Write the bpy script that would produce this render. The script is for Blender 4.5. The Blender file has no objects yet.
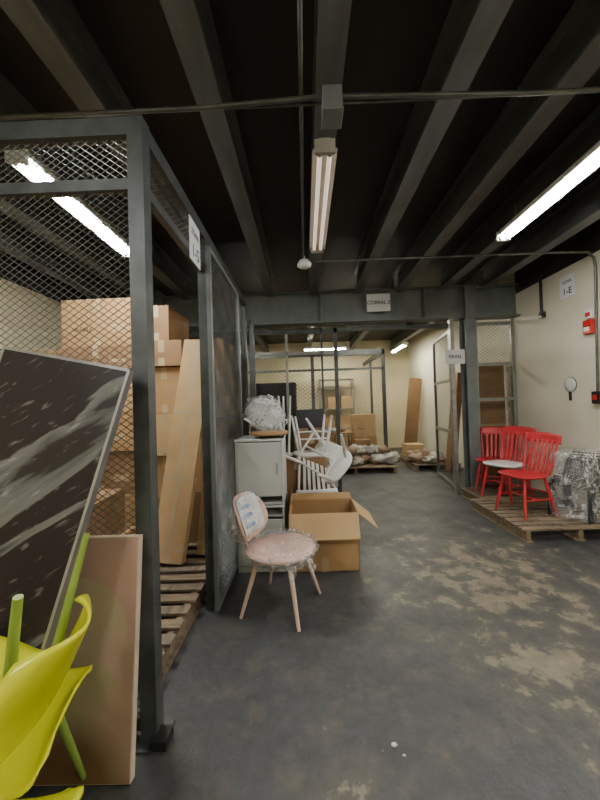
import bpy, math, random
from mathutils import Vector, Matrix, Euler, noise
random.seed(7)
D=bpy.data
# ---------------------------------------------------------------- materials
def nmat(name):
    m=D.materials.new(name); m.use_nodes=True
    nt=m.node_tree; nt.nodes.clear()
    o=nt.nodes.new('ShaderNodeOutputMaterial'); p=nt.nodes.new('ShaderNodeBsdfPrincipled')
    nt.links.new(p.outputs[0],o.inputs[0])
    return m,nt,p,o
def pmat(name,c1,c2=None,rough=.5,metal=0,scale=6,bump=.0,bscale=40,stretch=(1,1,1),spec=.5):
    m,nt,p,o=nmat(name); N=nt.nodes.new; L=nt.links.new
    c2=c2 or tuple(x*.8 for x in c1)
    tc=N('ShaderNodeTexCoord'); mp=N('ShaderNodeMapping'); mp.inputs['Scale'].default_value=stretch
    L(tc.outputs['Object'],mp.inputs[0])
    n=N('ShaderNodeTexNoise'); n.inputs['Scale'].default_value=scale; n.inputs['Detail'].default_value=6
    L(mp.outputs[0],n.inputs['Vector'])
    r=N('ShaderNodeValToRGB'); r.color_ramp.elements[0].position=.35; r.color_ramp.elements[1].position=.65
    r.color_ramp.elements[0].color=(*c2,1); r.color_ramp.elements[1].color=(*c1,1)
    L(n.outputs['Fac'],r.inputs[0]); L(r.outputs[0],p.inputs['Base Color'])
    p.inputs['Roughness'].default_value=rough; p.inputs['Metallic'].default_value=metal
    p.inputs['Specular IOR Level'].default_value=spec
    if bump:
        n2=N('ShaderNodeTexNoise'); n2.inputs['Scale'].default_value=bscale; n2.inputs['Detail'].default_value=5
        L(mp.outputs[0],n2.inputs['Vector'])
        b=N('ShaderNodeBump'); b.inputs['Strength'].default_value=bump; b.inputs['Distance'].default_value=.02
        L(n2.outputs['Fac'],b.inputs['Height']); L(b.outputs[0],p.inputs['Normal'])
    return m
def emat(name,c,s):
    m,nt,p,o=nmat(name); p.inputs['Base Color'].default_value=(*c,1)
    p.inputs['Emission Color'].default_value=(*c,1); p.inputs['Emission Strength'].default_value=s
    return m
M={}
M['steel']=pmat('dark_steel',(.080,.088,.090),(.048,.054,.056),.5,.3,9,.1)
M['steel_l']=pmat('grey_painted_steel',(.18,.20,.20),(.135,.15,.15),.5,.2,5,.1)
M['joist']=pmat('joist_paint',(.125,.13,.128),(.075,.078,.076),.5,.1,4,.1,stretch=(2,.5,2))
M['galv']=pmat('galvanised',(.33,.33,.31),(.25,.25,.23),.4,.6,12)
M['wire']=pmat('mesh_wire',(.14,.145,.14),(.09,.095,.09),.45,.5,9)
M['deck']=pmat('ceiling_deck',(.034,.028,.025),(.017,.015,.014),.6,.1,2,.2,6,stretch=(1,.4,1))
M['wall']=pmat('beige_plaster',(.68,.60,.40),(.60,.52,.33),.75,0,1.5,.12,30)
M['wall_w']=pmat('offwhite_plaster',(.71,.67,.54),(.64,.59,.46),.75,0,1.2,.12,30)
M['card']=pmat('cardboard',(.43,.26,.12),(.36,.215,.095),.85,0,3,.05,60)
M['card2']=pmat('cardboard_light',(.53,.36,.18),(.46,.30,.15),.85,0,3,.05,60)
M['card3']=pmat('cardboard_dark',(.27,.155,.075),(.21,.12,.055),.85,0,3,.05,60)
M['tape']=pmat('packing_tape',(.46,.36,.22),(.42,.31,.18),.3)
M['seam']=pmat('box_seam',(.10,.06,.03))
M['wood']=pmat('pallet_wood',(.26,.19,.12),(.14,.10,.065),.8,0,5,.3,30,stretch=(1,6,6))
M['woodx']=pmat('pallet_wood_b',(.22,.17,.12),(.11,.085,.06),.8,0,5,.3,30,stretch=(6,1,6))
M['pale']=pmat('pale_pink_wood',(.70,.50,.42),(.64,.44,.36),.5,0,4,stretch=(4,4,1))
M['peach']=pmat('peach_seat',(.72,.48,.39),(.66,.42,.33),.5,0,4)
M['brownwood']=pmat('brown_wood',(.36,.20,.09),(.25,.13,.05),.4,0,6,stretch=(1,8,1))
M['white']=pmat('white_paint',(.76,.76,.74),(.70,.70,.68),.35,0,3)
M['cab']=pmat('white_laminate',(.52,.54,.53),(.47,.49,.48),.5,0,3)
M['red']=pmat('red_paint',(.56,.028,.038),(.46,.020,.028),.3,0,4)
M['redp']=pmat('red_plastic',(.55,.02,.015),None,.3)
M['yellow']=pmat('yellow_plastic',(.64,.64,.01),(.60,.61,.01),.25,0,2)
M['green']=pmat('green_legs',(.25,.36,.06),(.22,.32,.05),.35)
M['black']=pmat('black_plastic',(.012,.012,.013),(.008,.008,.009),.35)
M['paper']=pmat('paper',(.76,.77,.79),(.72,.73,.75),.7)
M['ink']=pmat('ink',(.02,.02,.03))
M['blue']=pmat('blue_print',(.12,.25,.50),(.40,.5,.65),.5,0,30)
M['conduit']=pmat('conduit',(.13,.13,.12),(.08,.08,.075),.4,.5,10)
M['bag']=pmat('plastic_bag',(.60,.58,.53),(.30,.28,.25),.25,0,8,1,10)
M['bag2']=pmat('brown_sack',(.34,.22,.14),(.20,.12,.08),.6,0,6,.8,14)
M['tube']=emat('fluorescent_tube',(.98,.98,.93),215)
M['tubeback']=emat('fluorescent_tube_warm',(1,.97,.80),140)
M['tubeoff']=emat('old_fluorescent_tube',(1,.86,.72),.7)
M['reflector']=pmat('fixture_white',(.7,.7,.67),None,.35)
M['reflector_old']=pmat('fixture_yellowed',(.42,.39,.34),None,.4)
M['frame']=pmat('aluminium_edge',(.45,.46,.47),None,.3,.8)
M['caneside']=pmat('canvas_edge',(.62,.50,.38),None,.6)
def floor_mat():
    m,nt,p,o=nmat('worn_concrete'); N=nt.nodes.new; L=nt.links.new
    tc=N('ShaderNodeTexCoord')
    def noi(s,d=8,r=.6,v=None):
        n=N('ShaderNodeTexNoise'); n.inputs['Scale'].default_value=s; n.inputs['Detail'].default_value=d; n.inputs['Roughness'].default_value=r
        L(v or tc.outputs['Object'],n.inputs['Vector']); return n
    def ramp(src,a,b,ca=(0,0,0),cb=(1,1,1)):
        r=N('ShaderNodeValToRGB'); e=r.color_ramp.elements; e[0].position=a; e[1].position=b; e[0].color=(*ca,1); e[1].color=(*cb,1); L(src,r.inputs[0]); return r
    def mix(f,a,b,mode='MIX'):
        x=N('ShaderNodeMix'); x.data_type='RGBA'; x.blend_type=mode
        if isinstance(f,float): x.inputs[0].default_value=f
        else: L(f,x.inputs[0])
        for i,v in ((6,a),(7,b)):
            if isinstance(v,tuple): x.inputs[i].default_value=(*v,1)
            else: L(v,x.inputs[i])
        return x.outputs[2]
    base=ramp(noi(1.1,8,.65).outputs['Fac'],.3,.72,(.036,.037,.040),(.062,.063,.066))
    fine=ramp(noi(14,8,.7).outputs['Fac'],.3,.75,(.65,.65,.65),(1.25,1.25,1.25))
    c=mix(1.0,base.outputs[0],fine.outputs[0],'MULTIPLY')
    def sph(cx,cy,rx,ry):
        mp=N('ShaderNodeMapping'); mp.inputs['Location'].default_value=(-cx/rx,-cy/ry,0); mp.inputs['Scale'].default_value=(1/rx,1/ry,0)
        L(tc.outputs['Object'],mp.inputs[0]); g=N('ShaderNodeTexGradient'); g.gradient_type='SPHERICAL'; L(mp.outputs[0],g.inputs[0]); return g.outputs['Fac']
    def mx(x,y):
        a=N('ShaderNodeMath'); a.operation='MAXIMUM'; L(x,a.inputs[0]); L(y,a.inputs[1]); return a.outputs[0]
    a2=mx(mx(sph(1.45,2.8,1.3,1.6),sph(1.25,1.85,.7,.7)),sph(.17,1.22,.25,.25))
    n3=noi(5.2,9,.66)
    s=N('ShaderNodeMath'); s.operation='MULTIPLY_ADD'; L(a2,s.inputs[0]); s.inputs[1].default_value=.22; L(n3.outputs['Fac'],s.inputs[2])
    mask=ramp(s.outputs[0],.66,.71)
    tan=ramp(noi(9,8,.7).outputs['Fac'],.3,.7,(.12,.10,.07),(.27,.23,.165))
    soft=ramp(s.outputs[0],.50,.75)
    c1=mix(soft.outputs[0],c,(.095,.086,.068))
    sf=N('ShaderNodeMath'); sf.operation='MULTIPLY'; L(mask.outputs[0],sf.inputs[0]); sf.inputs[1].default_value=.85
    c2=mix(sf.outputs[0],c1,tan.outputs[0])
    sp=ramp(noi(38,4,.5).outputs['Fac'],.70,.74)
    spf=N('ShaderNodeMath'); spf.operation='MULTIPLY'; L(sp.outputs[0],spf.inputs[0]); spf.inputs[1].default_value=.5
    c3=mix(spf.outputs[0],c2,(.2,.19,.17))
    L(c3,p.inputs['Base Color'])
    rr=ramp(noi(2.5,6,.6).outputs['Fac'],.3,.7,(.40,.40,.40),(.62,.62,.62)); L(rr.outputs[0],p.inputs['Roughness'])
    b=N('ShaderNodeBump'); b.inputs['Strength'].default_value=.35; b.inputs['Distance'].default_value=.01
    L(noi(25,8,.7).outputs['Fac'],b.inputs['Height']); L(b.outputs[0],p.inputs['Normal'])
    return m
M['floor']=floor_mat()
def marble_mat():
    m,nt,p,o=nmat('black_marble_print'); N=nt.nodes.new; L=nt.links.new
    tc=N('ShaderNodeTexCoord'); m0=N('ShaderNodeMapping'); m0.inputs['Rotation'].default_value=(0,math.radians(42),0)
    mp=N('ShaderNodeMapping'); mp.inputs['Scale'].default_value=(.45,1,3.2); mp.inputs['Location'].default_value=(.3,0,.80)
    L(tc.outputs['Object'],m0.inputs[0]); L(m0.outputs[0],mp.inputs[0])
    n=N('ShaderNodeTexNoise'); n.inputs['Scale'].default_value=1.5; n.inputs['Detail'].default_value=5; n.inputs['Roughness'].default_value=.5; n.inputs['Distortion'].default_value=.4
    L(mp.outputs[0],n.inputs['Vector'])
    r=N('ShaderNodeValToRGB'); e=r.color_ramp.elements; e[0].position=.535; e[0].color=(.016,.010,.011,1); e[1].position=.55; e[1].color=(.15,.15,.14,1)
    x=r.color_ramp.elements.new(.60); x.color=(.07,.073,.067,1); x=r.color_ramp.elements.new(.62); x.color=(.022,.016,.016,1)
    L(n.outputs['Fac'],r.inputs[0])
    m2=N('ShaderNodeMapping'); m2.inputs['Scale'].default_value=(1.2,1,6); L(m0.outputs[0],m2.inputs[0])
    n2=N('ShaderNodeTexNoise'); n2.inputs['Scale'].default_value=9; n2.inputs['Detail'].default_value=8; n2.inputs['Distortion'].default_value=.5; L(m2.outputs[0],n2.inputs['Vector'])
    r2=N('ShaderNodeValToRGB'); r2.color_ramp.elements[0].position=.60; r2.color_ramp.elements[1].position=.70; r2.color_ramp.elements[1].color=(.20,.18,.18,1)
    L(n2.outputs['Fac'],r2.inputs[0])
    a=N('ShaderNodeMix'); a.data_type='RGBA'; a.blend_type='ADD'; a.inputs[0].default_value=.6; L(r.outputs[0],a.inputs[6]); L(r2.outputs[0],a.inputs[7])
    L(a.outputs[2],p.inputs['Base Color']); p.inputs['Roughness'].default_value=.42; p.inputs['Specular IOR Level'].default_value=.3
    return m
M['marble']=marble_mat()
def art_mat():
    m,nt,p,o=nmat('abstract_arc_print'); N=nt.nodes.new; L=nt.links.new
    tc=N('ShaderNodeTexCoord')
    def disc(cx,cz,r,sf):
        s=N('ShaderNodeVectorMath'); s.operation='DISTANCE'
        mp=N('ShaderNodeMapping'); mp.inputs['Scale'].default_value=(1,0,1); L(tc.outputs['Object'],mp.inputs[0]); L(mp.outputs[0],s.inputs[0]); s.inputs[1].default_value=(cx,0,cz)
        l=N('ShaderNodeMapRange'); L(s.outputs['Value'],l.inputs[0]); l.inputs[1].default_value=r-sf; l.inputs[2].default_value=r; l.inputs[3].default_value=1; l.inputs[4].default_value=0; return l.outputs[0]
    col=None
    prev=(.36,.22,.17)
    layers=[(.40,.98,.42,.1,(.42,.27,.21)),(.05,.54,.22,.01,(.38,.31,.20)),(.24,.40,.20,.12,(.40,.27,.19)),(.00,.18,.30,.01,(.34,.29,.15)),(.28,.20,.20,.1,(.44,.30,.20)),(.05,.0,.26,.12,(.17,.10,.045))]
    for cx,cz,r,sf,c in layers:
        x=N('ShaderNodeMix'); x.data_type='RGBA'; L(disc(cx,cz,r,sf),x.inputs[0])
        if col is None: x.inputs[6].default_value=(*prev,1)
        else: L(col,x.inputs[6])
        x.inputs[7].default_value=(*c,1); col=x.outputs[2]
    L(col,p.inputs['Base Color']); p.inputs['Roughness'].default_value=.6; p.inputs['Specular IOR Level'].default_value=.2
    return m
M['art']=art_mat()
def wrap_mat(name,lo,hi,sc=16):
    m,nt,p,o=nmat(name); N=nt.nodes.new; L=nt.links.new
    nt.nodes.remove(p)
    t=N('ShaderNodeBsdfTransparent'); g=N('ShaderNodeBsdfPrincipled'); g.inputs['Base Color'].default_value=(.75,.75,.75,1); g.inputs['Roughness'].default_value=.08
    tc=N('ShaderNodeTexCoord'); n=N('ShaderNodeTexNoise'); n.inputs['Scale'].default_value=sc; n.inputs['Detail'].default_value=4; n.inputs['Distortion'].default_value=1.5
    L(tc.outputs['Object'],n.inputs['Vector'])
    b=N('ShaderNodeBump'); b.inputs['Strength'].default_value=1; b.inputs['Distance'].default_value=.03; L(n.outputs['Fac'],b.inputs['Height']); L(b.outputs[0],g.inputs['Normal'])
    r=N('ShaderNodeValToRGB'); r.color_ramp.elements[0].position=.50; r.color_ramp.elements[0].color=(lo,lo,lo,1); r.color_ramp.elements[1].position=.66; r.color_ramp.elements[1].color=(hi,hi,hi,1)
    L(n.outputs['Fac'],r.inputs[0])
    x=N('ShaderNodeMixShader'); L(r.outputs[0],x.inputs[0]); L(t.outputs[0],x.inputs[1]); L(g.outputs[0],x.inputs[2]); L(x.outputs[0],o.inputs[0])
    return m
M['wrap']=wrap_mat('plastic_wrap',.07,.60,13)
M['wrap2']=wrap_mat('stretch_wrap',.08,.55,8)
# ---------------------------------------------------------------- builder
class B:
    def __init__(s): s.v=[];s.f=[];s.m=[];s.s=[];s.names=[];s.X=Matrix()
    def mi(s,n):
        if n not in s.names: s.names.append(n)
        return s.names.index(n)
    def add(s,vs,fs,mat,smooth=False):
        o=len(s.v); k=s.mi(mat)
        s.v+= [s.X@Vector(v) for v in vs]
        for f in fs: s.f.append([i+o for i in f]); s.m.append(k); s.s.append(smooth)
    def bx(s,x0,x1,y0,y1,z0,z1,mat,R=None):
        c=Vector(((x0+x1)/2,(y0+y1)/2,(z0+z1)/2)); vs=[]
        for x in (x0,x1):
            for y in (y0,y1):
                for z in (z0,z1):
                    p=Vector((x,y,z)); 
                    if R: p=c+R@(p-c)
                    vs.append(p)
        s.add(vs,[(0,1,3,2),(4,6,7,5),(0,4,5,1),(2,3,7,6),(0,2,6,4),(1,5,7,3)],mat)
    def beam(s,p0,p1,w,d,mat,up=(0,0,1)):
        p0=Vector(p0);p1=Vector(p1);t=(p1-p0).normalized();u=Vector(up)
        if abs(t.dot(u))>.95:u=Vector((0,1,0))
        a=t.cross(u).normalized();b=a.cross(t).normalized()
        vs=[p+a*i*w/2+b*j*d/2 for p in(p0,p1) for i,j in((-1,-1),(1,-1),(1,1),(-1,1))]
        s.add(vs,[(3,2,1,0),(4,5,6,7),(0,1,5,4),(1,2,6,5),(2,3,7,6),(3,0,4,7)],mat)
    def rod(s,p0,p1,r0,mat,r1=None,n=10):
        r1=r0 if r1 is None else r1
        s.tube([p0,p1],[r0,r1],mat,n)
    def tube(s,pts,r,mat,n=8):
        pts=[Vector(p) for p in pts]
        if not isinstance(r,(list,tuple)): r=[r]*len(pts)
        vs=[];N=len(pts);pa=None
        for i,p in enumerate(pts):
            t=(pts[min(i+1,N-1)]-pts[max(i-1,0)]).normalized()
            if pa is None:
                u=Vector((0,0,1)) if abs(t.z)<.9 else Vector((1,0,0)); a=t.cross(u).normalized()
            else: a=(pa-t*pa.dot(t)).normalized()
            pa=a;b=t.cross(a)
            for k in range(n):
                q=2*math.pi*k/n; vs.append(p+(a*math.cos(q)+b*math.sin(q))*r[i])
        fs=[(i*n+k,i*n+(k+1)%n,(i+1)*n+(k+1)%n,(i+1)*n+k) for i in range(N-1) for k in range(n)]
        s.add(vs,fs,mat,n>4)
        s.add(vs[:n],[tuple(range(n))[::-1]],mat); s.add(vs[-n:],[tuple(range(n))],mat)
    def lathe(s,prof,mat,n=28,c=(0,0,0),sx=1,sy=1):
        c=Vector(c);vs=[]
        for r,z in prof:
            for k in range(n):
                q=2*math.pi*k/n; vs.append(c+Vector((r*math.cos(q)*sx,r*math.sin(q)*sy,z)))
        fs=[(i*n+k,i*n+(k+1)%n,(i+1)*n+(k+1)%n,(i+1)*n+k) for i in range(len(prof)-1) for k in range(n)]
        fs+=[tuple(range(n))[::-1],tuple((len(prof)-1)*n+k for k in range(n))]
        s.add(vs,fs,mat,True)
    def sheet(s,fn,nu,nv,th,mat):
        P=[[Vector(fn(i/nu,j/nv)) for i in range(nu+1)] for j in range(nv+1)]
        top=[];bot=[]
        for j in range(nv+1):
            for i in range(nu+1):
                a=P[j][min(i+1,nu)]-P[j][max(i-1,0)]; b=P[min(j+1,nv)][i]-P[max(j-1,0)][i]
                nn=a.cross(b); nn=nn.normalized() if nn.length>1e-9 else Vector((0,0,1))
                top.append(P[j][i]+nn*th/2); bot.append(P[j][i]-nn*th/2)
        W=nu+1;O=len(top);fs=[]
        for j in range(nv):
            for i in range(nu):
                a=j*W+i; fs.append((a,a+1,a+W+1,a+W)); fs.append((O+a,O+a+W,O+a+W+1,O+a+1))
        for i in range(nu): fs.append((i,O+i,O+i+1,i+1)); a=nv*W+i; fs.append((a,a+1,O+a+1,O+a))
        for j in range(nv): a=j*W; fs.append((a,a+W,O+a+W,O+a)); a=j*W+nu; fs.append((a,O+a,O+a+W,a+W))
        s.add(top+bot,fs,mat,True)
    def lump(s,c,sc,mat,seed=0,amp=.25,fr=2.5,n=20,flat=True):
        c=Vector(c);vs=[];R=n//2
        for j in range(R+1):
            th=math.pi*j/R
            for k in range(n):
                q=2*math.pi*k/n; d=Vector((math.sin(th)*math.cos(q),math.sin(th)*math.sin(q),math.cos(th)))
                f=1+amp*noise.noise(d*fr+Vector((seed*3.1,seed*1.7,seed)))+amp*.6*noise.noise(d*fr*2.7+Vector((seed,seed*5.1,0)))
                p=Vector((d.x*sc[0],d.y*sc[1],d.z*sc[2]))*f
                if flat and p.z<-sc[2]*.6: p.z=-sc[2]*.6
                vs.append(c+p)
        fs=[(j*n+k,(j+1)*n+k,(j+1)*n+(k+1)%n,j*n+(k+1)%n) for j in range(R) for k in range(n)]
        s.add(vs,fs,mat,True)
    def mesh_panel(s,o,u,w,h,pu=.045,pv=.032,r=.0019,mat='wire'):
        o=Vector(o);u=Vector(u).normalized();z=Vector((0,0,1));nrm=u.cross(z)
        k=pv/pu
        for sg in (1,-1):
            x=-h/k if sg>0 else 0
            end=w if sg>0 else w+h/k
            while x<end:
                if sg>0: t0=max(0,-x); t1=min(h/k,w-x)
                else: t0=max(0,x-w); t1=min(h/k,x)
                if t1-t0>.01:
                    a=(x+sg*t0,k*t0); b=(x+sg*t1,k*t1)
                    p0=o+u*a[0]+z*a[1]; p1=o+u*b[0]+z*b[1]
                    t=(p1-p0).normalized(); q=t.cross(nrm).normalized()
                    vs=[p+e for p in(p0,p1) for e in (q*r*1.2,nrm*r-q*r*.6,-nrm*r-q*r*.6)]
                    s.add(vs,[(0,1,4,3),(1,2,5,4),(2,0,3,5)],mat)
                x+=pu
    def text(s,txt,size,X,mat='ink'):
        cu=D.curves.new('t','FONT'); cu.body=txt; cu.size=size; cu.align_x='CENTER'; cu.align_y='CENTER'; cu.offset=size*.02
        ob=D.objects.new('t',cu); bpy.context.collection.objects.link(ob); dg=bpy.context.evaluated_depsgraph_get(); dg.update()
        me=D.meshes.new_from_object(ob.evaluated_get(dg))
        s.add([X@v.co for v in me.vertices],[tuple(p.vertices) for p in me.polygons],mat)
        D.objects.remove(ob); D.meshes.remove(me)
    def build(s,name,loc=(0,0,0),rot=(0,0,0),bevel=0,scale=1):
        me=D.meshes.new(name); me.from_pydata([tuple(v) for v in s.v],[],s.f)
        for n in s.names: me.materials.append(M[n])
        me.polygons.foreach_set('material_index',s.m); me.polygons.foreach_set('use_smooth',s.s); me.update()
        ob=D.objects.new(name,me); bpy.context.collection.objects.link(ob)
        ob.location=loc; ob.rotation_euler=rot if isinstance(rot,Euler) else Euler(rot); ob.scale=(scale,)*3
        if bevel:
            b=ob.modifiers.new('bevel','BEVEL'); b.width=bevel; b.segments=2; b.limit_method='ANGLE'; b.angle_limit=math.radians(50)
        return ob
rad=math.radians
# ---------------------------------------------------------------- room shell
XL,XR,Y0,Y1,ZC=-3.4,3.35,-1.6,10.6,3.45
def simple(name,args,mat):
    b=B(); b.bx(*args,mat); return b.build(name)
simple('floor',(XL-.1,XR+.1,Y0-.1,Y1+.1,-.1,0),'floor')
simple('ceiling',(XL-.1,XR+.1,Y0-.1,Y1+.1,ZC,ZC+.1),'deck')
b=B(); b.bx(XR,XR+.1,Y0,Y1,0,3.08,'wall_w'); b.bx(XR,XR+.1,Y0,5.2,3.08,ZC,'deck'); b.bx(XR,XR+.1,5.2,Y1,3.08,ZC,'wall_w'); b.build('wall_right')
b=B(); b.bx(XL-.1,XL,Y0,Y1,0,3.0,'wall'); b.bx(XL-.1,XL,Y0,Y1,3.0,ZC,'deck'); b.build('wall_left')
simple('wall_back',(XL,XR,Y1,Y1+.1,0,ZC),'wall')
simple('wall_front',(XL,XR,Y0-.1,Y0,0,ZC),'wall')
for x in (-3.02,-2.4,-1.78,-1.14,-.48,.18,.87,1.5,2.15,2.8):
    b=B(); b.bx(-.07,.07,Y0,5.08,3.14,3.155,'joist'); b.bx(-.008,.008,Y0,5.08,3.155,3.44,'joist'); b.bx(-.07,.07,Y0,5.08,3.435,3.449,'joist')
    b.build('ceiling_joist',(x,0,0))
for x in (-2.4,-1.14,.18,1.5,2.8):
    b=B(); b.bx(-.07,.07,5.35,Y1-.01,3.14,3.155,'joist'); b.bx(-.008,.008,5.35,Y1-.01,3.155,3.44,'joist')
    b.build('ceiling_joist',(x,0,0))
b=B(); b.bx(XL,XR,5.10,5.32,3.20,3.22,'steel_l'); b.bx(XL,XR,5.10,5.32,2.72,2.74,'steel_l'); b.bx(XL,XR,5.20,5.22,2.74,3.20,'steel_l')
for x in (-2.2,.3,1.9,2.55): b.bx(x-.006,x+.006,5.11,5.2,2.74,3.2,'steel_l')
b.build('steel_girder')
b=B()
for y in (5.1,5.30): b.bx(2.50,2.66,y,y+.015,0,2.715,'steel_l')
b.bx(2.57,2.59,5.115,5.30,0,2.715,'steel_l'); b.bx(2.46,2.70,5.06,5.35,0,.015,'steel_l'); b.build('steel_column')
b=B(); b.bx(2.50,2.66,5.075,5.095,2.7,3.2,'steel_l'); b.build('girder_plate')
# ---------------------------------------------------------------- left cage
b=B()
PX=-.72
b.bx(PX-.035,PX+.035,1.435,1.505,.0,2.76,'steel')
b.bx(PX-.07,PX+.07,1.40,1.54,0,.01,'steel')
b.bx(XL+.02,PX-.035,1.44,1.50,2.68,2.76,'steel')
b.bx(XL+.02,PX-.035,1.45,1.49,2.44,2.49,'steel')
b.bx(XL+.02,PX-.035,1.45,1.49,.05,.10,'steel')
b.bx(-2.1,-2.05,1.44,1.50,0,2.68,'steel')
b.mesh_panel((XL+.02,1.47,.1),(1,0,0),-XL-.055+PX,2.58)
b.bx(PX-.03,PX+.03,1.505,4.05,2.68,2.76,'steel')
b.bx(PX-.02,PX+.02,1.505,2.40,2.44,2.49,'steel')
b.mesh_panel((PX,1.5,2.49),(0,1,0),.9,.19)
b.bx(PX-.03,PX+.03,2.37,2.43,0,2.68,'steel')
b.bx(PX-.03,PX+.03,3.99,4.05,0,2.68,'steel')
b.bx(PX-.02,PX+.02,2.43,3.99,.04,.09,'steel'); b.bx(PX-.02,PX+.02,2.43,3.99,1.33,1.37,'steel')
b.mesh_panel((PX,2.43,.09),(0,1,0),1.56,2.6)
b.bx(PX+.05,PX+.08,2.30,2.34,.04,2.6,'steel_l'); b.bx(PX+.05,PX+.08,2.34,3.3,.04,.08,'steel_l'); b.bx(PX+.05,PX+.08,2.34,3.3,2.56,2.6,'steel_l'); b.bx(PX+.05,PX+.08,3.3,3.34,.04,2.6,'steel_l')
b.mesh_panel((PX+.065,2.34,.08),(0,1,0),.96,2.48)
b.bx(XL+.02,PX,4.6,4.65,2.6,2.66,'steel'); b.bx(PX-.03,PX+.03,4.6,4.66,0,2.66,'steel')
b.mesh_panel((XL+.02,4.62,.1),(1,0,0),2.66,2.5,pu=.07,pv=.05)
b.bx(PX+.03,PX+.09,1.40,1.48,.01,.05,'black')
b.build('wire_mesh_cage')
# ---------------------------------------------------------------- partition in girder line
b=B(); Yp=5.4
for x,w in ((-.87,.05),(.53,.06),(.30,.03)): b.bx(x-w/2,x+w/2,Yp,Yp+.05,0,2.7,'steel')
b.bx(-3.3,.55,Yp,Yp+.05,2.62,2.70,'steel'); b.bx(-.85,.5,Yp,Yp+.05,2.28,2.32,'galv'); b.bx(-.85,.5,Yp,Yp+.04,.05,.1,'steel'); b.bx(-.30,-.26,Yp,Yp+.04,.1,2.62,'galv')
b.bx(.55,2.40,Yp,Yp+.05,2.64,2.70,'steel')
b.mesh_panel((-.85,Yp+.02,.1),(1,0,0),1.13,2.2,pu=.08,pv=.06)
b.build('mesh_partition')
b=B()
b.X=Matrix.Translation((2.40,5.42,0))@Matrix.Rotation(rad(82),4,'Z')
b.bx(0,.05,-.02,.02,.03,2.6,'galv'); b.bx(1.05,1.1,-.02,.02,.03,2.6,'galv')
for z in (.03,.9,1.75,2.55): b.bx(.05,1.05,-.02,.02,z,z+.05,'galv')
b.mesh_panel((.05,0,.08),(1,0,0),1.0,2.5,pu=.07,pv=.05)
b.build('mesh_gate')
b=B(); b.bx(2.28,2.34,5.14,5.2,0,2.715,'galv'); b.build('gate_post')
b=B()
for x in (2.70,3.28): b.bx(x,x+.05,5.24,5.29,0,2.715,'galv')
for z in (.10,.90,1.42,1.98,2.62): b.bx(2.75,3.28,5.25,5.28,z,z+.05,'galv')
b.mesh_panel((2.75,5.265,.15),(1,0,0),.53,2.47,pu=.07,pv=.05)
b.build('shelf_frame')
b=B(); b.bx(2.72,3.3,5.5,5.56,.0,2.0,'card3'); b.bx(2.72,3.3,5.49,5.5,1.0,1.04,'tape'); b.build('cardboard_sheet')
b=B(); Yb=7.9
for x in (-1.5,.2,1.9): b.bx(x-.04,x+.04,Yb,Yb+.07,0,2.7,'steel')
b.bx(-3.3,1.93,Yb,Yb+.06,2.60,2.74,'steel'); b.bx(-3.3,1.93,Yb,Yb+.05,2.25,2.3,'steel')
b.bx(1.87,1.93,Yb,Y1-.1,2.62,2.72,'steel'); b.bx(1.87,1.93,9.4,9.46,0,2.7,'steel')
b.mesh_panel((-3.3,Yb+.02,0.05),(1,0,0),5.15,2.6,pu=.12,pv=.09,r=.0022)
b.build('storage_cage')
b=B()
for x in (-.5,.5):
    for y in (-.22,.22): b.bx(x-.02,x+.02,y-.02,y+.02,0,2.2,'galv')
for z in (.1,.7,1.3,1.9,2.17): b.bx(-.52,.52,-.24,.24,z,z+.03,'galv')
for z,L in ((.131,(-.3,.1)),(.731,(-.25,.25)),(1.331,(-.1,.3))):
    for x in L: b.bx(x-.16,x+.16,-.2,.2,z,z+.34,'card2' if x>0 else 'card')
b.build('metal_shelving_unit',(.95,10.1,0))
# ---------------------------------------------------------------- lights
def fixture(x,y0,y1,z,tm,name='fluorescent_light',across=False,two=True,ref='reflector'):
    L=(y1-y0)/2; b=B()
    b.bx(-.035,.035,-L,L,.03,.075,ref)
    vs=[(-.075,-L,.005),(-.035,-L,.04),(.035,-L,.04),(.075,-L,.005),(-.075,L,.005),(-.035,L,.04),(.035,L,.04),(.075,L,.005)]
    b.add(vs,[(0,1,5,4),(1,2,6,5),(2,3,7,6)],ref)
    for dx in ((-.03,.03) if two else (0,)):
        b.rod((dx,-L+.03,0),(dx,L-.03,0),.0145,tm,n=12)
        for e in(-1,1): b.rod((dx,e*(L-.035),0),(dx,e*(L-.005),0),.017,'galv',n=12)
    for e in (-1,1): b.bx(-.06,.06,e*L-.012,e*L+.012,-.02,.06,ref)
    for e in (-.7,.7): b.rod((0,e*L,.07),(0,e*L,3.13-z if not across else 3.12-z),.006,'galv',n=6)
    b.build(name,(x,(y0+y1)/2,z) ,(0,0,rad(90) if across else 0))
fixture(-1.63,1.87,3.10,2.93,'tube'); fixture(1.88,1.80,3.06,2.93,'tube'); fixture(.165,1.93,3.20,2.95,'tubeoff',ref='reflector_old')
fixture(-1.63,-1.0,.2,2.93,'tube'); fixture(1.88,-1.0,.2,2.93,'tube')
fixture(1.5,6.2,7.4,2.98,'tubeback',across=True); fixture(-1.3,6.2,7.4,2.98,'tubeback',across=True)
fixture(.6,8.6,9.8,2.98,'tubeback',across=True); fixture(2.6,8.4,9.6,2.9,'tubeback')
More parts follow.
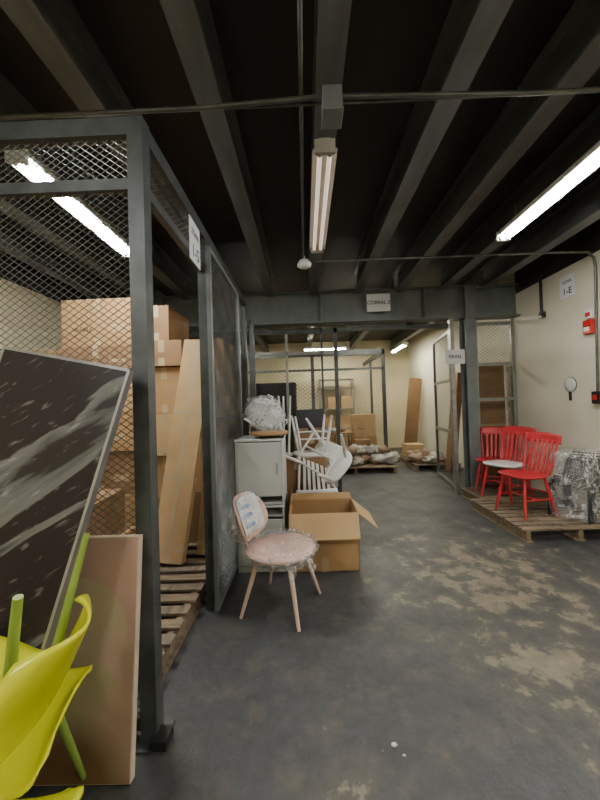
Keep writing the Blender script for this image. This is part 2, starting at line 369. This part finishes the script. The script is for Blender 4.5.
# ---------------------------------------------------------------- conduits
b=B(); b.tube([(-3.3,1.74,3.05),(-.5,1.74,3.06),(.1,1.74,3.09),(.25,1.74,3.09),(1.2,1.74,3.06),(3.3,1.74,3.07)],.013,'conduit')
b.rod((-3.3,1.78,3.085),(3.3,1.78,3.095),.008,'conduit'); b.build('ceiling_conduit')
b=B(); b.bx(-.05,.05,-.06,.06,-.06,.06,'steel_l'); b.bx(-.055,.055,-.065,.065,-.07,-.06,'steel_l'); b.rod((0,0,.06),(0,0,.09),.01,'galv'); b.build('junction_box',(.19,1.72,3.02),bevel=.004)
b=B(); b.rod((.03,-1.4,3.10),(.03,3.66,3.10),.011,'conduit'); b.build('ceiling_conduit')
b=B(); b.tube([(.03,3.7,3.06),(2.9,3.7,3.06),(3.2,3.7,3.05),(3.28,3.72,3.0),(3.31,3.74,2.9),(3.31,3.78,1.5)],.014,'conduit')
b.build('wall_conduit')
b=B(); b.lathe([(.02,.06),(.05,.05),(.08,.01),(.08,-.015),(.045,-.035),(.01,-.04)],'white',20); b.rod((0,0,.05),(0,0,.1),.01,'white'); b.build('smoke_detector',(.04,3.7,3.03))
b=B(); b.rod((0,0,-.26),(0,0,.26),.02,'black'); b.bx(-.02,.035,-.03,.03,-.3,-.22,'black'); b.build('pipe_stub',(3.31,4.6,2.85))
b=B(); b.bx(-.06,0,-.055,.055,-.08,.08,'redp'); b.bx(-.068,-.06,-.035,.035,-.05,.0,'white'); b.bx(-.075,-.06,-.03,.03,.01,.03,'redp'); b.bx(-.04,0,-.04,.04,.1,.2,'white'); b.bx(-.05,-.0,-.03,.03,.12,.17,'redp'); b.build('fire_alarm_pull_station',(3.345,3.86,2.25),bevel=.006)
b=B(); b.bx(-.06,0,-.05,.05,-.07,.07,'black'); b.bx(-.068,-.06,-.025,.025,-.03,.03,'redp'); b.build('switch_box',(3.345,3.79,1.43),bevel=.005)
b=B(); b.X=Matrix.Rotation(rad(-90),4,'Y'); b.lathe([(.09,0),(.09,.008),(.06,.012),(.02,.012)],'white',24); b.lathe([(.095,0),(.095,.005),(.09,.006)],'black',24); b.X=Matrix(); b.bx(-.02,0,-.012,.012,-.2,-.09,'black'); b.build('wall_thermometer',(3.345,4.2,1.6))
# ---------------------------------------------------------------- signs
def sign(name,txt,w,h,loc,rot,ts):
    b=B(); b.bx(-w/2,w/2,-.002,.002,-h/2,h/2,'paper')
    X=Matrix.Translation((0,-.0035,0))@Matrix.Rotation(rad(90),4,'X')
    lines=txt.split('\n')
    for i,t in enumerate(lines): b.text(t,ts[i],Matrix.Translation((0,0,(len(lines)-1)*h*.2-i*h*.45))@X)
    return b.build(name,loc,rot)
sign('paper_sign','ZONA\n1-S',.2,.27,(PX+.036,2.12,2.52),(0,0,rad(90)),(.05,.11))
sign('paper_sign','CORRAL 2',.36,.27,(1.18,5.085,2.99),(0,0,0),(.075,))
sign('paper_sign','ISRAEL',.30,.22,(2.34,5.125,2.12),(0,0,0),(.07,))
sign('paper_sign','ZONA\n1-E',.24,.27,(3.34,4.18,2.84),(0,0,rad(-90)),(.05,.11))
# ---------------------------------------------------------------- pallets
def pallet(x,y,rz=0,w=1.2,d=1.0,h=.13):
    b=B(); n=9
    for i in range(3):
        xx=-w/2+.05+i*(w-.1)/2
        b.bx(xx-.045,xx+.045,-d/2,d/2,.0,.015,'wood')
        b.bx(xx-.02,xx+.02,-d/2,d/2,.015,h-.02,'wood')
    for i in range(n):
        yy=-d/2+.045+i*(d-.09)/(n-1)
        b.bx(-w/2+random.uniform(-.006,.006),w/2+random.uniform(-.006,.006),yy-.042,yy+.042,h-.018+random.uniform(0,.003),h,'woodx' if i%2 else 'wood')
    return b.build('wooden_pallet',(x,y,0),(0,0,rad(rz)))
pallet(-1.38,2.32,0,1.16,1.2); pallet(-1.38,3.75,0,1.16,1.5); pallet(-2.6,3.75,0,1.2,1.5)
pallet(2.72,3.91,0,1.14,1.09); pallet(2.80,4.76,0,1.0,.56)
pallet(2.72,7.6,0,.95,1.4); pallet(1.0,7.25,0,1.7,.9)
# ---------------------------------------------------------------- cardboard boxes
def cbox(x0,x1,y0,y1,z0,z1,mat='card',rz=0,name='cardboard_box'):
    b=B(); w=(x1-x0)/2;d=(y1-y0)/2;h=z1-z0
    b.bx(-w,w,-d,d,0,h-.001,mat)
    b.bx(-.03,.03,-d-.0015,d+.0015,h-.12,h,'tape'); b.bx(-.03,.03,-d-.0015,-d,0,.08,'tape')
    b.bx(-w-.001,w+.001,-.002,.002,h-.002,h,'seam')
    if w>.25: b.bx(w*.35,w*.75,-d-.001,-d,h*.3,h*.45,'tape'); b.text('FRAGILE',.05,Matrix.Translation((-w*.4,-d-.0015,h*.35))@Matrix.Rotation(rad(90),4,'X'),'seam')
    return b.build(name,((x0+x1)/2,(y0+y1)/2,z0),(0,0,rad(rz)),bevel=.014)
z=.132
for i,(h,mt) in enumerate([(.50,'card'),(.42,'card3'),(.38,'card'),(.42,'card2'),(.24,'card3'),(.48,'card')]):
    cbox(-2.44+.04*(i%2),-1.64-.02*(i%3),3.2+.04*(i%2),3.9,z,z+h-.006,mt,(-1)**i*1.2); z+=h+.001
z=.132
for i,(h,mt) in enumerate([(.44,'card3'),(.42,'card'),(.42,'card2'),(.46,'card'),(.26,'card3'),(.36,'card3')]):
    cbox(-1.60,-1.20 if i<5 else -1.34,3.22+.05*(i%2),3.85,z,z+h-.004,mt); z+=h+.001
z=.132
for i,(h,mt) in enumerate([(.5,'card3'),(.5,'card'),(.45,'card2'),(.56,'card')]):
    cbox(-1.18,-.80,3.24+.04*(i%2),3.85,z,z+h-.004,mt); z+=h+.001
z=.132
for i,(h,mt) in enumerate([(.5,'card3'),(.45,'card'),(.55,'card3'),(.45,'card')]):
    cbox(-3.15,-2.48,3.24+.04*(i%2),3.9,z,z+h-.004,mt); z+=h+.001
cbox(-2.05,-1.42,2.2,2.7,.132,.50,'card'); cbox(-1.95,-1.47,2.2,2.65,.502,.82,'card3',4)
z=.0
for h in (.6,.6,.6): cbox(-3.3,-2.6,2.3,2.9,z,z+h-.004,'card3'); z+=h+.001
def leanbox(p0,p1,w,d,mat,name='long_cardboard_box',tape=True):
    p0=Vector(p0);p1=Vector(p1);L=(p1-p0).length;t=(p1-p0).normalized()
    xa=Vector((0,-1,0)); yb=(xa-t*xa.dot(t)).normalized(); xx=yb.cross(t)*-1
    R=Matrix((xx,-yb,t)).transposed()
    if R.determinant()<0: R=Matrix((-xx,-yb,t)).transposed()
    b=B(); b.bx(-w/2,w/2,-d/2,d/2,0,L,mat)
    if tape: b.bx(-.02,.02,-d/2-.0015,-d/2,0,L,'tape')
    for q in (.05,.35,.65,.94): b.bx(-w/2-.001,w/2+.001,-d/2-.001,d/2+.001,L*q,L*q+.035,'tape' if tape else mat)
    return b.build(name,p0,R.to_euler(),bevel=.005)
leanbox((-1.20,2.80,.16),(-.955,3.04,2.06),.26,.10,'card2')
leanbox((-.93,2.94,.16),(-.82,3.14,1.80),.13,.08,'card')
# ---------------------------------------------------------------- leaning black marble board
e=Vector((-.385,-.275,-1.61)).normalized(); w=Vector((-1,.09,0)); w=(w-e*w.dot(e)).normalized(); n=e.cross(w).normalized()
TR=Vector((-.71,1.34,1.61)); Lh=1.66; W=.60
X=-w; Z=-e
R=Matrix((X,Z.cross(X),Z)).transposed()
ctr=TR+e*Lh/2+w*W/2
b=B(); b.bx(-W/2+.006,W/2-.006,-.012,.012,-Lh/2+.006,Lh/2-.006,'marble')
for sx in(-1,1): b.bx(sx*W/2-.006,sx*W/2+.006,-.015,.015,-Lh/2,Lh/2,'frame'); b.bx(-W/2,W/2,-.015,.015,sx*Lh/2-.006,sx*Lh/2+.006,'frame')
b.build('marble_tabletop',ctr,R.to_euler())
b=B(); Wc,Hc=.60,.915
b.bx(-Wc/2,Wc/2,-.016,.016,0,Hc,'caneside'); b.bx(-Wc/2+.004,Wc/2-.004,-.0185,-.016,.004,Hc-.004,'art')
b.build('abstract_canvas_painting',(-1.02,1.30,.006),(rad(-7),0,0))
# ---------------------------------------------------------------- chairs
def cr(pts,t):
    n=len(pts)-1; x=t*n; i=min(int(x),n-1); f=x-i
    P=[Vector(pts[max(0,min(n,i+k))]) for k in(-1,0,1,2)]
    return .5*((2*P[1])+(-P[0]+P[2])*f+(2*P[0]-5*P[1]+4*P[2]-P[3])*f*f+(-P[0]+3*P[1]-3*P[2]+P[3])*f**3)
def shell_chair(name,loc,rot,drop=0):
    b=B()
    prof=[(-.235,.425,.18),(-.20,.45,.205),(-.08,.445,.21),(.04,.43,.205),(.12,.435,.205),(.185,.49,.215),(.225,.59,.24),(.265,.72,.225),(.31,.85,.14)]
    def fn(u,v):
        p=cr(prof,v); y,z,hw=p
        e=min(1,(1-v)/.10) ; e2=min(1,v/.08)
        hw=hw*(1-(1-e)**2*.3)*(1-(1-e2)**2*.2); s=(u*2-1)
        back=min(1,max(0,(v-.45)/.25))
        return (s*hw, y-(s*s)*.10*back, z+(s*s)*.035*(1-back)-(s**4)*.03*back)
    b.sheet(fn,24,44,.009,'yellow')
    for sx in(-1,1):
        for sy in(-1,1): b.rod((sx*.12,sy*.12+.0,.435),(sx*.21,sy*.21,-drop),.017,'green',.011,12)
        b.rod((sx*.13,-.14,.40),(sx*.13,.14,.40),.008,'frame'); 
    b.rod((-.13,-.14,.395),(.13,-.14,.395),.008,'frame'); b.rod((-.13,.14,.395),(.13,.14,.395),.008,'frame')
    return b.build(name,loc,rot)
Rt=(Matrix.Rotation(rad(13),3,'Y')@Matrix.Rotation(rad(12),3,'X')@Matrix.Rotation(rad(-90),3,'Z')).to_euler()
shell_chair('yellow_shell_chair',(-1.09,1.05,.14),Rt,drop=.09)
shell_chair('yellow_shell_chair',(-.80,.64,0),(0,0,rad(180)))
shell_chair('yellow_shell_chair',(-.975,.96,1.0),(rad(180),0,rad(284)))

def windsor(name,loc,rot,mat,seat=None,scale=1,nsl=5):
    b=B(); seat=seat or mat
    n=32
    def sup(q,a,bb,p=3.2):
        c,s=math.cos(q),math.sin(q); return (a*abs(c)**(2/p)*(1 if c>0 else -1), bb*abs(s)**(2/p)*(1 if s>0 else -1))
    vs=[];prof=[(.90,.425),(1.0,.437),(1.0,.452),(.93,.46),(.5,.452),(.05,.450)]
    for k,z in prof:
        for i in range(n):
            x,y=sup(2*math.pi*i/n,.215*k,.205*k); x*=1-.12*(y/.2); vs.append((x,y,z))
    fs=[(j*n+i,j*n+(i+1)%n,(j+1)*n+(i+1)%n,(j+1)*n+i) for j in range(len(prof)-1) for i in range(n)]+[tuple(range(n))[::-1],tuple((len(prof)-1)*n+i for i in range(n))]
    b.add(vs,fs,seat,True)
    f={}
    for sx in(-1,1):
        for sy in(-1,1):
            a=Vector((sx*.14,sy*.13,.43)); c=Vector((sx*.205,sy*.205,0)); f[sx,sy]=(a,c)
            b.tube([a,a.lerp(c,.3),a.lerp(c,.55),a.lerp(c,.8),c],[.013,.018,.017,.014,.010],mat,10)
    def L(k,t): a,c=f[k]; return a.lerp(c,t)
    for sx in(-1,1): b.tube([L((sx,-1),.55),(L((sx,-1),.55)+L((sx,1),.55))/2,L((sx,1),.55)],[.008,.012,.008],mat)
    b.tube([(L((-1,-1),.55)+L((-1,1),.55))/2,(0,0,.19),(L((1,-1),.55)+L((1,1),.55))/2],[.008,.012,.008],mat)
    b.rod(L((-1,1),.4),L((1,1),.4),.009,mat)
    for sx in(-1,1): b.tube([(sx*.165,.17,.45),(sx*.185,.215,.65),(sx*.20,.27,.86)],[.014,.015,.012],mat,10)
    for i in range(nsl):
        x=(-1+2*(i+1)/(nsl+1))*.17
        for (z0,y0,z1,y1) in ((.455,.175,.65,.228),(.65,.228,.83,.275)):
            b.beam((x*(.95 if z0<.5 else 1.02),y0,z0),(x*(1.02 if z0<.5 else 1.1),y1+.012*(1-(x/.2)**2),z1),.03,.011,mat,up=(0,1,0))
    def crest(u,v):
        s=u*2-1; return (s*.225,.265+.035*(1-s*s)+.02*v,.79+.10*v+(.018*(1-s*s) if v>.5 else 0))
    b.sheet(crest,14,4,.016,mat)
    return b.build(name,loc,rot,scale=scale)
H=.132
windsor('red_windsor_chair',(2.48,3.84,H),(0,0,rad(-78)),'red',scale=1.0)
windsor('red_windsor_chair',(2.62,4.42,H),(0,0,rad(-66)),'red','white',scale=1.03)
windsor('red_windsor_chair',(2.70,4.84,H+.002),(0,0,rad(-40)),'red',scale=.98)
windsor('white_windsor_chair',(.05,3.36,1.04),(rad(238),rad(20),rad(-38)),'white',nsl=6,scale=1.12)
cbox(-.45,.22,3.66,4.04,0,.86,'card3')
windsor('white_windsor_chair',(.06,3.86,1.325),(rad(180),0,rad(8)),'white',nsl=6)

def round_chair(name,loc,rot,scale=1):
    b=B()
    b.lathe([(.02,.405),(.17,.40),(.245,.415),(.27,.435),(.26,.452),(.2,.455),(.1,.447),(.02,.445)],'peach',40)
    def bk(u,v):
        s=u*2-1;t=v*2-1
        x=s*.205*math.sqrt(max(0,1-abs(t)**2.6*.9)); 
        return (x,.31+.06*t-.10*(x/.22)**2,.65+.165*t)
    b.sheet(bk,18,16,.016,'peach')
    for sx in(-1,1): b.tube([(sx*.07,.18,.42),(sx*.07,.25,.44),(sx*.07,.29,.52),(sx*.07,.315,.64)],.012,'pale',8)
    for sx in(-1,1):
        for sy in(-1,1): b.tube([(sx*.13,sy*.12,.42),(sx*.235,sy*.225,0)],[.021,.012],'pale',12)
    b.beam((-.15,-.13,.395),(.15,-.13,.395),.03,.03,'pale'); b.beam((-.15,.13,.395),(.15,.13,.395),.03,.03,'pale')
    def lab(u,v,w=.16,z0=.53,z1=.80,o=.022):
        s=u*2-1; x=s*w*(1-.15*(2*v-1)**2); z=z0+(z1-z0)*v; return (x,.31+.06*(z-.65)/.165-.1*(x/.22)**2-o,z)
    b.sheet(lab,10,8,.003,'paper')
    for k in range(3): b.sheet(lambda u,v,k=k: lab(u,v,.07,.57+.07*k,.60+.07*k,.025),8,3,.001,'blue')
    def wr(u,v):
        q=u*2*math.pi; t=v; r=.29-.02*t+.02*noise.noise(Vector((math.cos(q)*2,math.sin(q)*2,v*5)))
        return (r*math.cos(q),r*math.sin(q),.475-.09*t-.03*noise.noise(Vector((q*2,v*3,1))))
    b.sheet(wr,48,5,.001,'wrap')
    b.lump((0,0,.45),(.285,.285,.035),'wrap',3,.15,3,28,False)
    b.lump((0,.30,.65),(.24,.09,.19),'wrap',5,.15,2.5,28,False)
    for (x,y) in ((-.22,-.18),(.24,-.05),(-.1,-.27)):
        b.tube([(x*.9,y*.9,.43),(x*1.1,y*1.1,.38),(x*1.02,y*1.05,.31)],[.03,.028,.005],'wrap',8)
    return b.build(name,loc,rot,scale=scale)
round_chair('peach_round_chair',(-.21,2.42,0),(0,0,rad(70)),.95)
# ---------------------------------------------------------------- cabinet
b=B()
b.bx(0,.42,0,.45,0,.03,'cab')
def unit(z0,z1):
    b.bx(0,.018,.0,.45,z0,z1,'cab'); b.bx(.402,.42,.0,.45,z0,z1,'cab'); b.bx(.018,.402,.43,.45,z0,z1,'cab')
    b.bx(-.005,.425,-.005,.455,z1-.02,z1,'cab'); b.bx(.018,.402,0,.43,z0,z0+.02,'cab')
unit(.03,.58); unit(.585,1.16)
b.bx(.02,.40,-.012,.004,.66,1.13,'cab'); b.bx(.02,.40,-.012,.004,.06,.46,'cab'); b.bx(.02,.40,.0,.4,.48,.495,'cab')
b.bx(.17,.25,-.02,-.012,.42,.432,'frame'); b.bx(.36,.372,-.022,-.012,.85,.95,'frame')
b.build('white_cabinet',(-.63,2.90,0),bevel=.003)
def stool(name,loc,rot,seatm,legm,h=.45,r=.17,spread=.16):
    b=B(); b.lathe([(r*.9,h-.03),(r,h-.022),(r,h-.006),(r*.93,h),(.02,h)],seatm,32)
    for k in range(4):
        q=math.pi/4+k*math.pi/2; a=(math.cos(q)*r*.6,math.sin(q)*r*.6,h-.03); c=(math.cos(q)*spread*1.25,math.sin(q)*spread*1.25,0)
        b.tube([a,c],[.014,.010],legm,10)
    P=[Vector((math.cos(math.pi/4+k*math.pi/2),math.sin(math.pi/4+k*math.pi/2),0))*spread*1.0+Vector((0,0,h*.4)) for k in range(4)]
    for k in range(4): b.rod(P[k],P[(k+1)%4],.007,legm)
    return b.build(name,loc,rot)
b=B(); b.lathe([(.15,0),(.175,.006),(.178,.02),(.165,.034),(.05,.03)],'brownwood',36); b.lathe([(.10,-.02),(.10,0)],'black',24); b.build('round_stool_seat',(-.34,3.06,1.182))
b=B()
def wb(u,v):
    s=u*2-1;t=v*2-1; return (s*.19*math.sqrt(max(0,1-abs(t)**3*.8)),.05*s*s,.15+.15*t)
b.sheet(wb,14,12,.02,'cab')
for k in range(7): b.rod((-.15+.05*k,-.016+.04*abs(k-3)/3,.02),(-.15+.05*k,-.016+.04*abs(k-3)/3,.28),.004,'steel')
b.tube([(-.16,0,0),(.1,.02,.0),(.24,-.05,-.02)],.012,'white'); b.tube([(.18,.04,.15),(.26,-.02,.05),(.28,-.05,-.04)],.010,'white')
def wr2(u,v):
    q=u*2*math.pi; r=math.sin(math.pi*min(max(v,.04),.96))**.5
    f=1+.18*noise.noise(Vector((math.cos(q)*2,math.sin(q)*2,v*4)))
    return (.22*r*f*math.cos(q),.075*r*f*math.sin(q)+.02,-.03+.38*v)
b.sheet(wr2,36,18,.001,'wrap')
b.build('wrapped_chair_back',(-.47,3.26,1.25),(rad(-16),rad(32),rad(8)))
# open cardboard box
b=B(); w,d,h,t=.30,.22,.50,.006
b.bx(-w,w,-d,-d+t,0,h,'card'); b.bx(-w,w,d-t,d,0,h,'card'); b.bx(-w,-w+t,-d,d,0,h,'card'); b.bx(w-t,w,-d,d,0,h,'card'); b.bx(-w,w,-d,d,0,t,'card')
def flap(p,u,wd): 
    p=[Vector(x) for x in p]; o=Vector(wd); tn=Vector((0,0,.005)); vs=[p[0],p[1],p[1]+o,p[0]+o]; b.add([q+tn for q in vs]+[q-tn for q in vs],[(0,1,2,3),(7,6,5,4),(0,4,5,1),(1,5,6,2),(2,6,7,3),(3,7,4,0)],u)
flap([(w,-d,h),(w,d,h)],'card2',(.17,0,-.14)); flap([(-w,-d,h),(w,-d,h)],'card2',(0,-.09,-.19)); flap([(-w,d,h),(w,d,h)],'card',(0,.12,.03)); flap([(-w,-d,h),(-w,d,h)],'card',(.02,0,.15))
b.bx(-.03,.03,-d-.002,-d,0,.12,'tape')
b.build('open_cardboard_box',(.13,3.10,0))
stool('white_stool',(-.28,3.86,1.561),(rad(180),rad(0),.6),'white','white',.70,.12,.09)
b=B(); b.bx(-.17,.17,-.015,.015,.0,.24,'black'); b.bx(-.155,.155,-.017,-.015,.015,.225,'ink'); b.bx(-.03,.03,-.01,.03,-.05,.02,'black'); b.bx(-.1,.1,-.06,.06,-.06,-.05,'black'); b.build('computer_monitor',(.06,4.3,1.15),(0,0,.1))
cbox(-.15,.30,4.1,4.5,0,1.088,'card3')
b=B(); b.bx(-.35,.35,-.25,.25,0,1.85,'black'); b.bx(-.34,-.005,-.262,-.25,.05,1.82,'black'); b.bx(.005,.34,-.262,-.25,.05,1.82,'black'); b.bx(-.03,-.015,-.28,-.262,.9,1.1,'frame'); b.build('black_locker',(-.5,6.0,0),bevel=.004)
# ---------------------------------------------------------------- wrapped black wire chairs on right pallet
b=B()
for k in range(4):
    o=.06*k-.03
    b.tube([(-.22,-.2+o,0),(-.22,-.2+o,.42+.03*k),(-.2,.16+o,.44+.03*k),(-.17,.24+o,.72+.03*k),(.17,.24+o,.72+.03*k),(.2,.16+o,.44+.03*k),(.22,-.2+o,.42+.03*k),(.22,-.2+o,0)],.012,'black')
    for s in range(7): x=-.17+.056*s; b.tube([(x,-.19+o,.42+.03*k),(x,.16+o,.44+.03*k),(x*.85,.24+o,.72+.03*k)],.005,'black',6)
    b.rod((-.2,.2+o,.4),(-.22,.26+o,0),.012,'black'); b.rod((.2,.2+o,.4),(.22,.26+o,0),.012,'black')
def wsh(u,v):
    q=u*2*math.pi; r=.33+.05*noise.noise(Vector((math.cos(q)*1.6,math.sin(q)*1.6,v*3)))+.02*noise.noise(Vector((q*4,v*9,3))); r*=1-.12*v*v
    if v>.85: r*=1-((v-.85)/.15)**2*.9
    return (r*math.cos(q)*.95,.08+r*math.sin(q)*1.1,.02+.86*min(v,.9)/.9+.02*noise.noise(Vector((q,v*4,0))))
b.sheet(wsh,64,30,.0015,'wrap2')
b.build('wrapped_wire_chair_stack',(2.95,3.70,H),(0,0,rad(-60)),scale=.82)
# ---------------------------------------------------------------- background clutter
b=B(); R_=random.Random(3)
for i in range(22):
    sx=.12+.11*R_.random(); b.lump((-.74+.07*i+R_.uniform(-.05,.05),R_.uniform(-.28,.28),sx*.42+(.2 if i%3==0 else 0)),(sx*(.8+.6*R_.random()),sx,sx*.6),'bag2' if i%4==1 else 'bag',i,.55,2.6,20)
for x,y,h,mt in ((-.55,.1,.42,'card2'),(-.2,.2,.3,'card'),(.25,.22,.5,'card3')): b.bx(x-.16,x+.16,y-.14,y+.14,0,h,mt)
b.build('wrapped_goods_pile',(1.0,7.22,.132))
b=B()
for i in range(9):
    sx=.12+.12*R_.random(); b.lump((R_.uniform(-.3,.3),-.55+.14*i,sx*.38),(sx*1.2,sx*1.2,sx*.5),'bag2' if i%3==1 else 'bag',i+20,.55,2.6,20)
b.bx(-.35,.3,-.6,-.2,0,.06,'brownwood'); b.bx(-.3,.1,.1,.5,0,.3,'card2')
b.build('wrapped_goods_pile',(2.66,7.7,.132))
leanbox((2.85,9.2,.01),(3.12,9.3,2.1),.35,.05,'card3','wooden_board',False); leanbox((2.9,6.75,.01),(3.14,6.78,2.0),.12,.25,'brownwood','wooden_board',False)
for x,y,h in ((-.6,9.0,1.3),(.05,9.1,.9),(1.55,9.0,1.15),(-1.5,9.2,1.8)):
    cbox(x-.3,x+.3,y-.3,y+.3,0,h*.5,'card'); cbox(x-.28,x+.28,y-.3,y+.3,h*.5+.001,h,'card2')
b=B(); b.bx(-.4,.4,-.3,.3,.70,.74,'brownwood')
for sx in(-1,1):
    for sy in(-1,1): b.bx(sx*.36-.02,sx*.36+.02,sy*.26-.02,sy*.26+.02,0,.70,'brownwood')
b.build('wooden_table',(.75,8.4,0))
b=B(); b.lump((0,0,.042),(.16,.12,.07),'bag',40,.4,2,14); b.lump((.2,.05,.054),(.12,.12,.09),'bag2',41,.4,2,14); b.build('wrapped_parcels',(.68,8.35,.742))
b=B()
for x,y,r in ((.33,1.42,.014),(.36,1.38,.007)): b.lump((x,y,r*.3),(r,r*.7,r*.5),'paper',r*900,.4,2,10)
b.build('paper_scraps')
# ---------------------------------------------------------------- camera / world
w=D.worlds.new('world'); bpy.context.scene.world=w; w.use_nodes=True
w.node_tree.nodes['Background'].inputs[0].default_value=(.5,.55,.6,1); w.node_tree.nodes['Background'].inputs[1].default_value=.02
cam=D.cameras.new('camera'); co=D.objects.new('camera',cam); bpy.context.collection.objects.link(co)
cam.sensor_width=36; cam.lens=14.85; cam.clip_start=.05
co.matrix_world=Matrix.Translation((0,0,1.45))@Matrix.Rotation(rad(.87),4,'Z')@Matrix.Rotation(rad(90.87),4,'X')@Matrix.Rotation(rad(-1.8),4,'Z')
bpy.context.scene.camera=co
